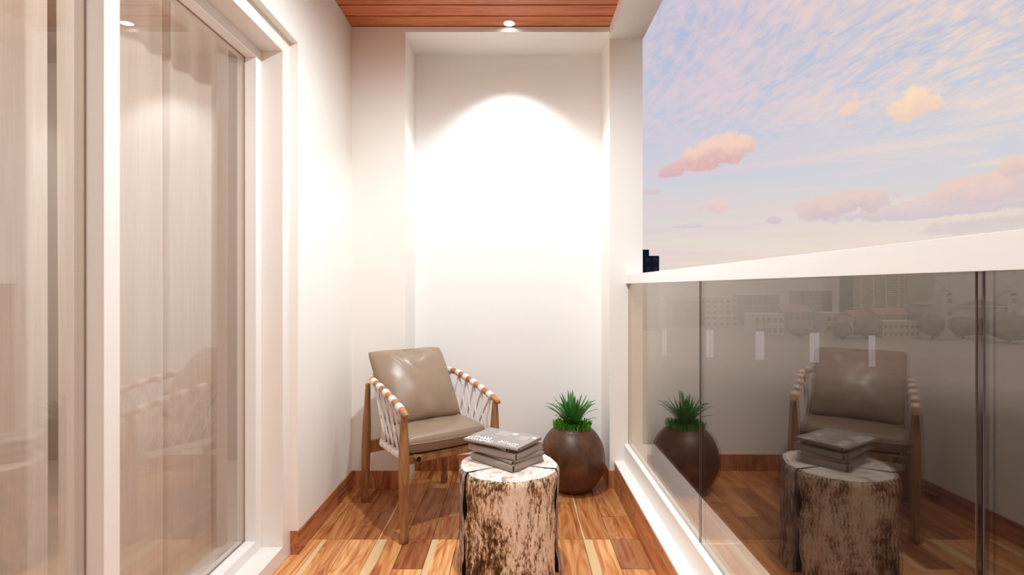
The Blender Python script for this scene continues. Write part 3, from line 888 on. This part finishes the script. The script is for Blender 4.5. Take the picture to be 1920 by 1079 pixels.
def building(px0, px1, ptop, Y, depth, mat, label, floors, cols, name='building', roof=None, group=None):
    x0, _, zt = P(px0, ptop, Y); x1 = P(px1, ptop, Y)[0]; w = x1 - x0; h = zt - GZ
    o = empty(name, ((x0 + x1) / 2, Y, GZ)); tag(o, label, 'building', group)
    obj('wall', B((-w / 2, w / 2, 0, depth, 0, h)), mat, o)
    src = None; cw, fh = w / cols, h / floors
    for i in range(cols):
        for j in range(floors):
            wx, wz = -w / 2 + (i + .5) * cw, (j + .5) * fh
            if src is None:
                src = obj('window', B((-cw * .28, cw * .28, -.12, .05, -fh * .25, fh * .25)), C_NAVYW if mat is C_NAVY else C_GLZ, o); q = src
            else:
                q = src.copy(); COL.objects.link(q); q.parent = o
            q.location = (wx, 0, wz)
    if roof == 'gable':
        bm = bmesh.new(); e = w * .05; rh = min(w, depth) * .3
        pts = [(-w / 2 - e, -e, h), (w / 2 + e, -e, h), (w / 2 + e, depth + e, h), (-w / 2 - e, depth + e, h), (-w / 2 - e, depth / 2, h + rh), (w / 2 + e, depth / 2, h + rh)]
        q = [bm.verts.new(p) for p in pts]
        for f in ((0, 1, 5, 4), (2, 3, 4, 5), (0, 4, 3), (1, 2, 5), (0, 3, 2, 1)): bm.faces.new([q[i] for i in f])
        obj('roof', bm, C_RED, o)
    elif roof == 'step':
        obj('roof_block', B((-w / 2, w * .22, depth * .2, depth * .8, h, h + h * .09)), mat, o)
    else:
        obj('parapet', B((-w / 2 - .2, w / 2 + .2, -.2, depth + .2, h, h + .8)), mat, o)
    return o
building(1180, 1236, 480, 300, 20, C_NAVY, 'dark navy tower rising above the handrail beside the pier', 9, 4, 'tower', 'step')
# striped slab block
x0, _, zt = P(1600, 484, 320); x1 = P(1694, 484, 320)[0]; x2 = P(1764, 492, 320)[0]
sb = tag(empty('apartment_block', ((x0 + x1) / 2, 320, GZ)), 'long slab block banded with horizontal balconies, seen through the glass', 'building')
w, h = x1 - x0, zt - GZ; w2 = x2 - x1
obj('wall', B((-w / 2, w / 2, 0, 14, 0, h)), C_SLAB, sb); obj('wing', B((w / 2, w / 2 + w2, 5, 16, 0, h - 2)), C_PALE, sb)
bm = bmesh.new()
for j in range(26):
    z = h * .25 + j * h * .74 / 26; box(bm, -w / 2, w / 2, -1.0, 0, z, z + .7); box(bm, w / 2, w / 2 + w2, 4.2, 5, z, z + .7)
q = obj('balconies', bm, C_PALE, sb); q['kind'] = 'stuff'
for k in range(4):
    xx = -w / 2 + w * (k + .5) / 4
    obj('pilaster', B((xx - .5, xx + .5, -1.2, 0, 0, h)), C_PALE, sb)
# church with two belfries
Yc = 270; cx0, cx1 = P(1768, 0, Yc)[0], P(1914, 0, Yc)[0]
def zc(py): return EYE - (py - 539.5) / 960 * Yc - GZ
ch = tag(empty('church', ((cx0 + cx1) / 2, Yc, GZ)), 'pale church with twin belfries and a pediment, seen through the glass', 'building')
cw = cx1 - cx0
obj('nave', B((-cw / 2 + 6, cw / 2 - 6, 1, 30, 0, zc(574))), C_PALE, ch)
bm = bmesh.new(); zz0, zz1 = zc(574), zc(562)
for yy in (0.4, 30):
    pass
q = [bm.verts.new(p) for p in ((-cw / 2 + 5, .4, zz0), (cw / 2 - 5, .4, zz0), (0, .4, zz1), (-cw / 2 + 5, 30, zz0), (cw / 2 - 5, 30, zz0), (0, 30, zz1))]
for f in ((0, 1, 2), (3, 5, 4), (0, 2, 5, 3), (1, 4, 5, 2), (0, 3, 4, 1)): bm.faces.new([q[i] for i in f])
obj('pediment_roof', bm, C_GREY, ch)
obj('cornice', B((-cw / 2 + 4, cw / 2 - 4, -.2, 1, zc(577), zc(574))), C_PALE, ch)
for s in (-1, 1):
    tx = s * (cw / 2 - 3.6)
    tw = obj('belfry', B((-3.4, 3.4, 0, 7, 0, zc(556)), (-2.8, 2.8, .6, 6.4, zc(556), zc(548))), C_PALE, ch, loc=(tx, 0, 0))
    bm = bmesh.new(); lathe(bm, [(2.6, zc(548)), (2.3, zc(545)), (1.2, zc(542.5)), (.25, zc(541)), (.2, zc(538)), (0, zc(538))], 12, 0, 3.5); obj('dome', bm, C_GREY, tw, smooth=True)
    for z0, z1 in ((zc(569), zc(560)), (zc(555), zc(549)), (zc(592), zc(583))):
        bm = bmesh.new(); pr = [(-1.2, z0), (1.2, z0), (1.2, z1 - 1.0), (.7, z1 - .3), (0, z1), (-.7, z1 - .3), (-1.2, z1 - 1.0)]
        f = [bm.verts.new((a, -.15, b)) for a, b in pr]; g = [bm.verts.new((a, .7, b)) for a, b in pr]
        bm.faces.new(f); bm.faces.new(g[::-1])
        for i in range(len(pr)): bm.faces.new((f[i], f[(i + 1) % 7], g[(i + 1) % 7], g[i]))
        obj('window', bm, C_GLZ, tw)
obj('church_door', B((-2, 2, .8, 1.05, 0, 9)), C_GLZ, ch)
for i, (a, b, t, Y, dp, mt, lb, fl_, cl, rf) in enumerate([
    (1655, 1726, 606, 255, 10, C_PALE, 'long white low building with dark windows in front of red roofs', 2, 7, None),
    (1645, 1702, 590, 278, 12, C_GREY, 'house with a broad red tiled roof behind the long white building', 2, 4, 'gable'),
    (1600, 1636, 594, 256, 12, C_PALE, 'house with a red tiled roof left of the broad red roof', 2, 3, 'gable'),
    (1548, 1596, 590, 285, 12, C_PALE, 'pale low house left of the red tiled houses', 2, 4, None),
    (1470, 1522, 586, 290, 14, C_GREY, 'grey house with a long red tiled roof behind the white panels', 2, 5, 'gable'),
    (1390, 1462, 556, 340, 14, C_GREY, 'grey block with many windows left of the red roofed house', 6, 7, None),
    (1415, 1470, 592, 270, 12, C_PALE, 'pale low house in front of the grey windowed block', 2, 5, None),
    (1322, 1384, 560, 330, 14, C_PALE, 'pale apartment building near the first glass joint', 5, 5, None),
    (1262, 1318, 566, 330, 14, C_GREY, 'low grey apartment building right of the navy tower', 5, 5, None),
    (1500, 1560, 548, 350, 14, C_GREY, 'tall grey building behind the pale low house', 7, 5, None)]):
    building(a, b, t, Y, dp, mt, lb, fl_, cl, 'house' if fl_ < 4 else 'building', rf)
def tree(px, pbase, ptop, wpx, Y, label):
    x, _, _ = P(px, 0, Y); h = EYE - (ptop - 539.5) / 960 * Y - GZ; r = wpx / 2 / 960 * Y
    o = tag(empty('tree', (x, Y, GZ)), label, 'tree', 'trees beyond the balustrade')
    bm = bmesh.new(); tube(bm, [(0, 0, 0), (.2, 0, h * .5)], [.6, .35], 8); obj('trunk', bm, C_TRUNK, o)
    bm = bmesh.new(); bmesh.ops.create_icosphere(bm, subdivisions=3, radius=1)
    sd = Vector((px * .1, 2, 3))
    for q in bm.verts:
        n_ = 1 + .30 * noise.noise(q.co * 1.8 + sd) + .16 * noise.noise(q.co * 4.5 + sd)
        q.co = Vector((q.co.x * r * n_, q.co.y * r * n_, h * .56 + q.co.z * h * .44 * n_))
    obj('crown', bm, C_GREEN, o, smooth=True)
for i, (px, pt, wp, Y, lb) in enumerate([
    (1625, 588, 40, 250, 'dark bushy tree in front of the red roofed house'),
    (1668, 575, 60, 300, 'broad dark tree rising behind the red roofs'),
    (1749, 588, 36, 250, 'dark tree between the long white building and the church'),
    (1806, 594, 44, 252, 'broad dark tree before the left belfry of the church'),
    (1893, 590, 70, 232, 'large dark tree before the right belfry of the church'),
    (1578, 604, 34, 250, 'small dark tree left of the red roofed houses'),
    (1500, 606, 40, 255, 'small dark tree below the long red roof')]):
    tree(px, 0, pt, wp, Y, lb)
bm = bmesh.new(); n1 = 60; rows = []
for i in range(n1 + 1):
    t = i / n1; x = -100 + 1500 * t; hz = (8 + 26 * math.exp(-((t - .62) / .22) ** 2) + 16 * noise.noise(Vector((t * 9, 0, 0)))) 
    rows.append([bm.verts.new((x, 640, GZ)), bm.verts.new((x, 700, GZ + 33 + hz)), bm.verts.new((x, 900, GZ))])
for a, b in zip(rows, rows[1:]):
    bm.faces.new((a[0], b[0], b[1], a[1])); bm.faces.new((a[1], b[1], b[2], a[2]))
struct(obj('hills', bm, C_HILL, smooth=True), 'low dark hills behind the city')
plab = ['narrow pale upright panel beside the pier, leftmost of the row behind the glass', 'pale upright panel just right of the first glass joint',
        'pale upright panel midway between the glass joint and the reflected chair', 'pale upright panel over the left of the reflected cushion', 'slim pale upright panel over the right of the reflected cushion']
for (a, b, t, bt), lb in zip([(1242, 1250, 617, 667), (1324, 1338, 619, 670), (1418, 1433, 622, 675), (1519, 1536, 625, 680), (1630, 1641, 630, 688)], plab):
    Y = (EYE - GZ) * 960 / (bt - 539.5); x0, x1 = P(a, 0, Y)[0], P(b, 0, Y)[0]; hh = (bt - t) / 960 * Y
    o = tag(empty('upright_panel', ((x0 + x1) / 2, Y, GZ)), lb, 'panel', 'row of upright panels on the ground')
    w = (x1 - x0) / 2
    obj('board', B((-w, -.06, 0, .3, 0, hh)), C_WHITE, o); obj('board', B((.06, w, 0, .3, 0, hh)), C_WHITE, o)
    obj('post', B((-.06, .06, .05, .25, 0, hh)), C_PALE, o)
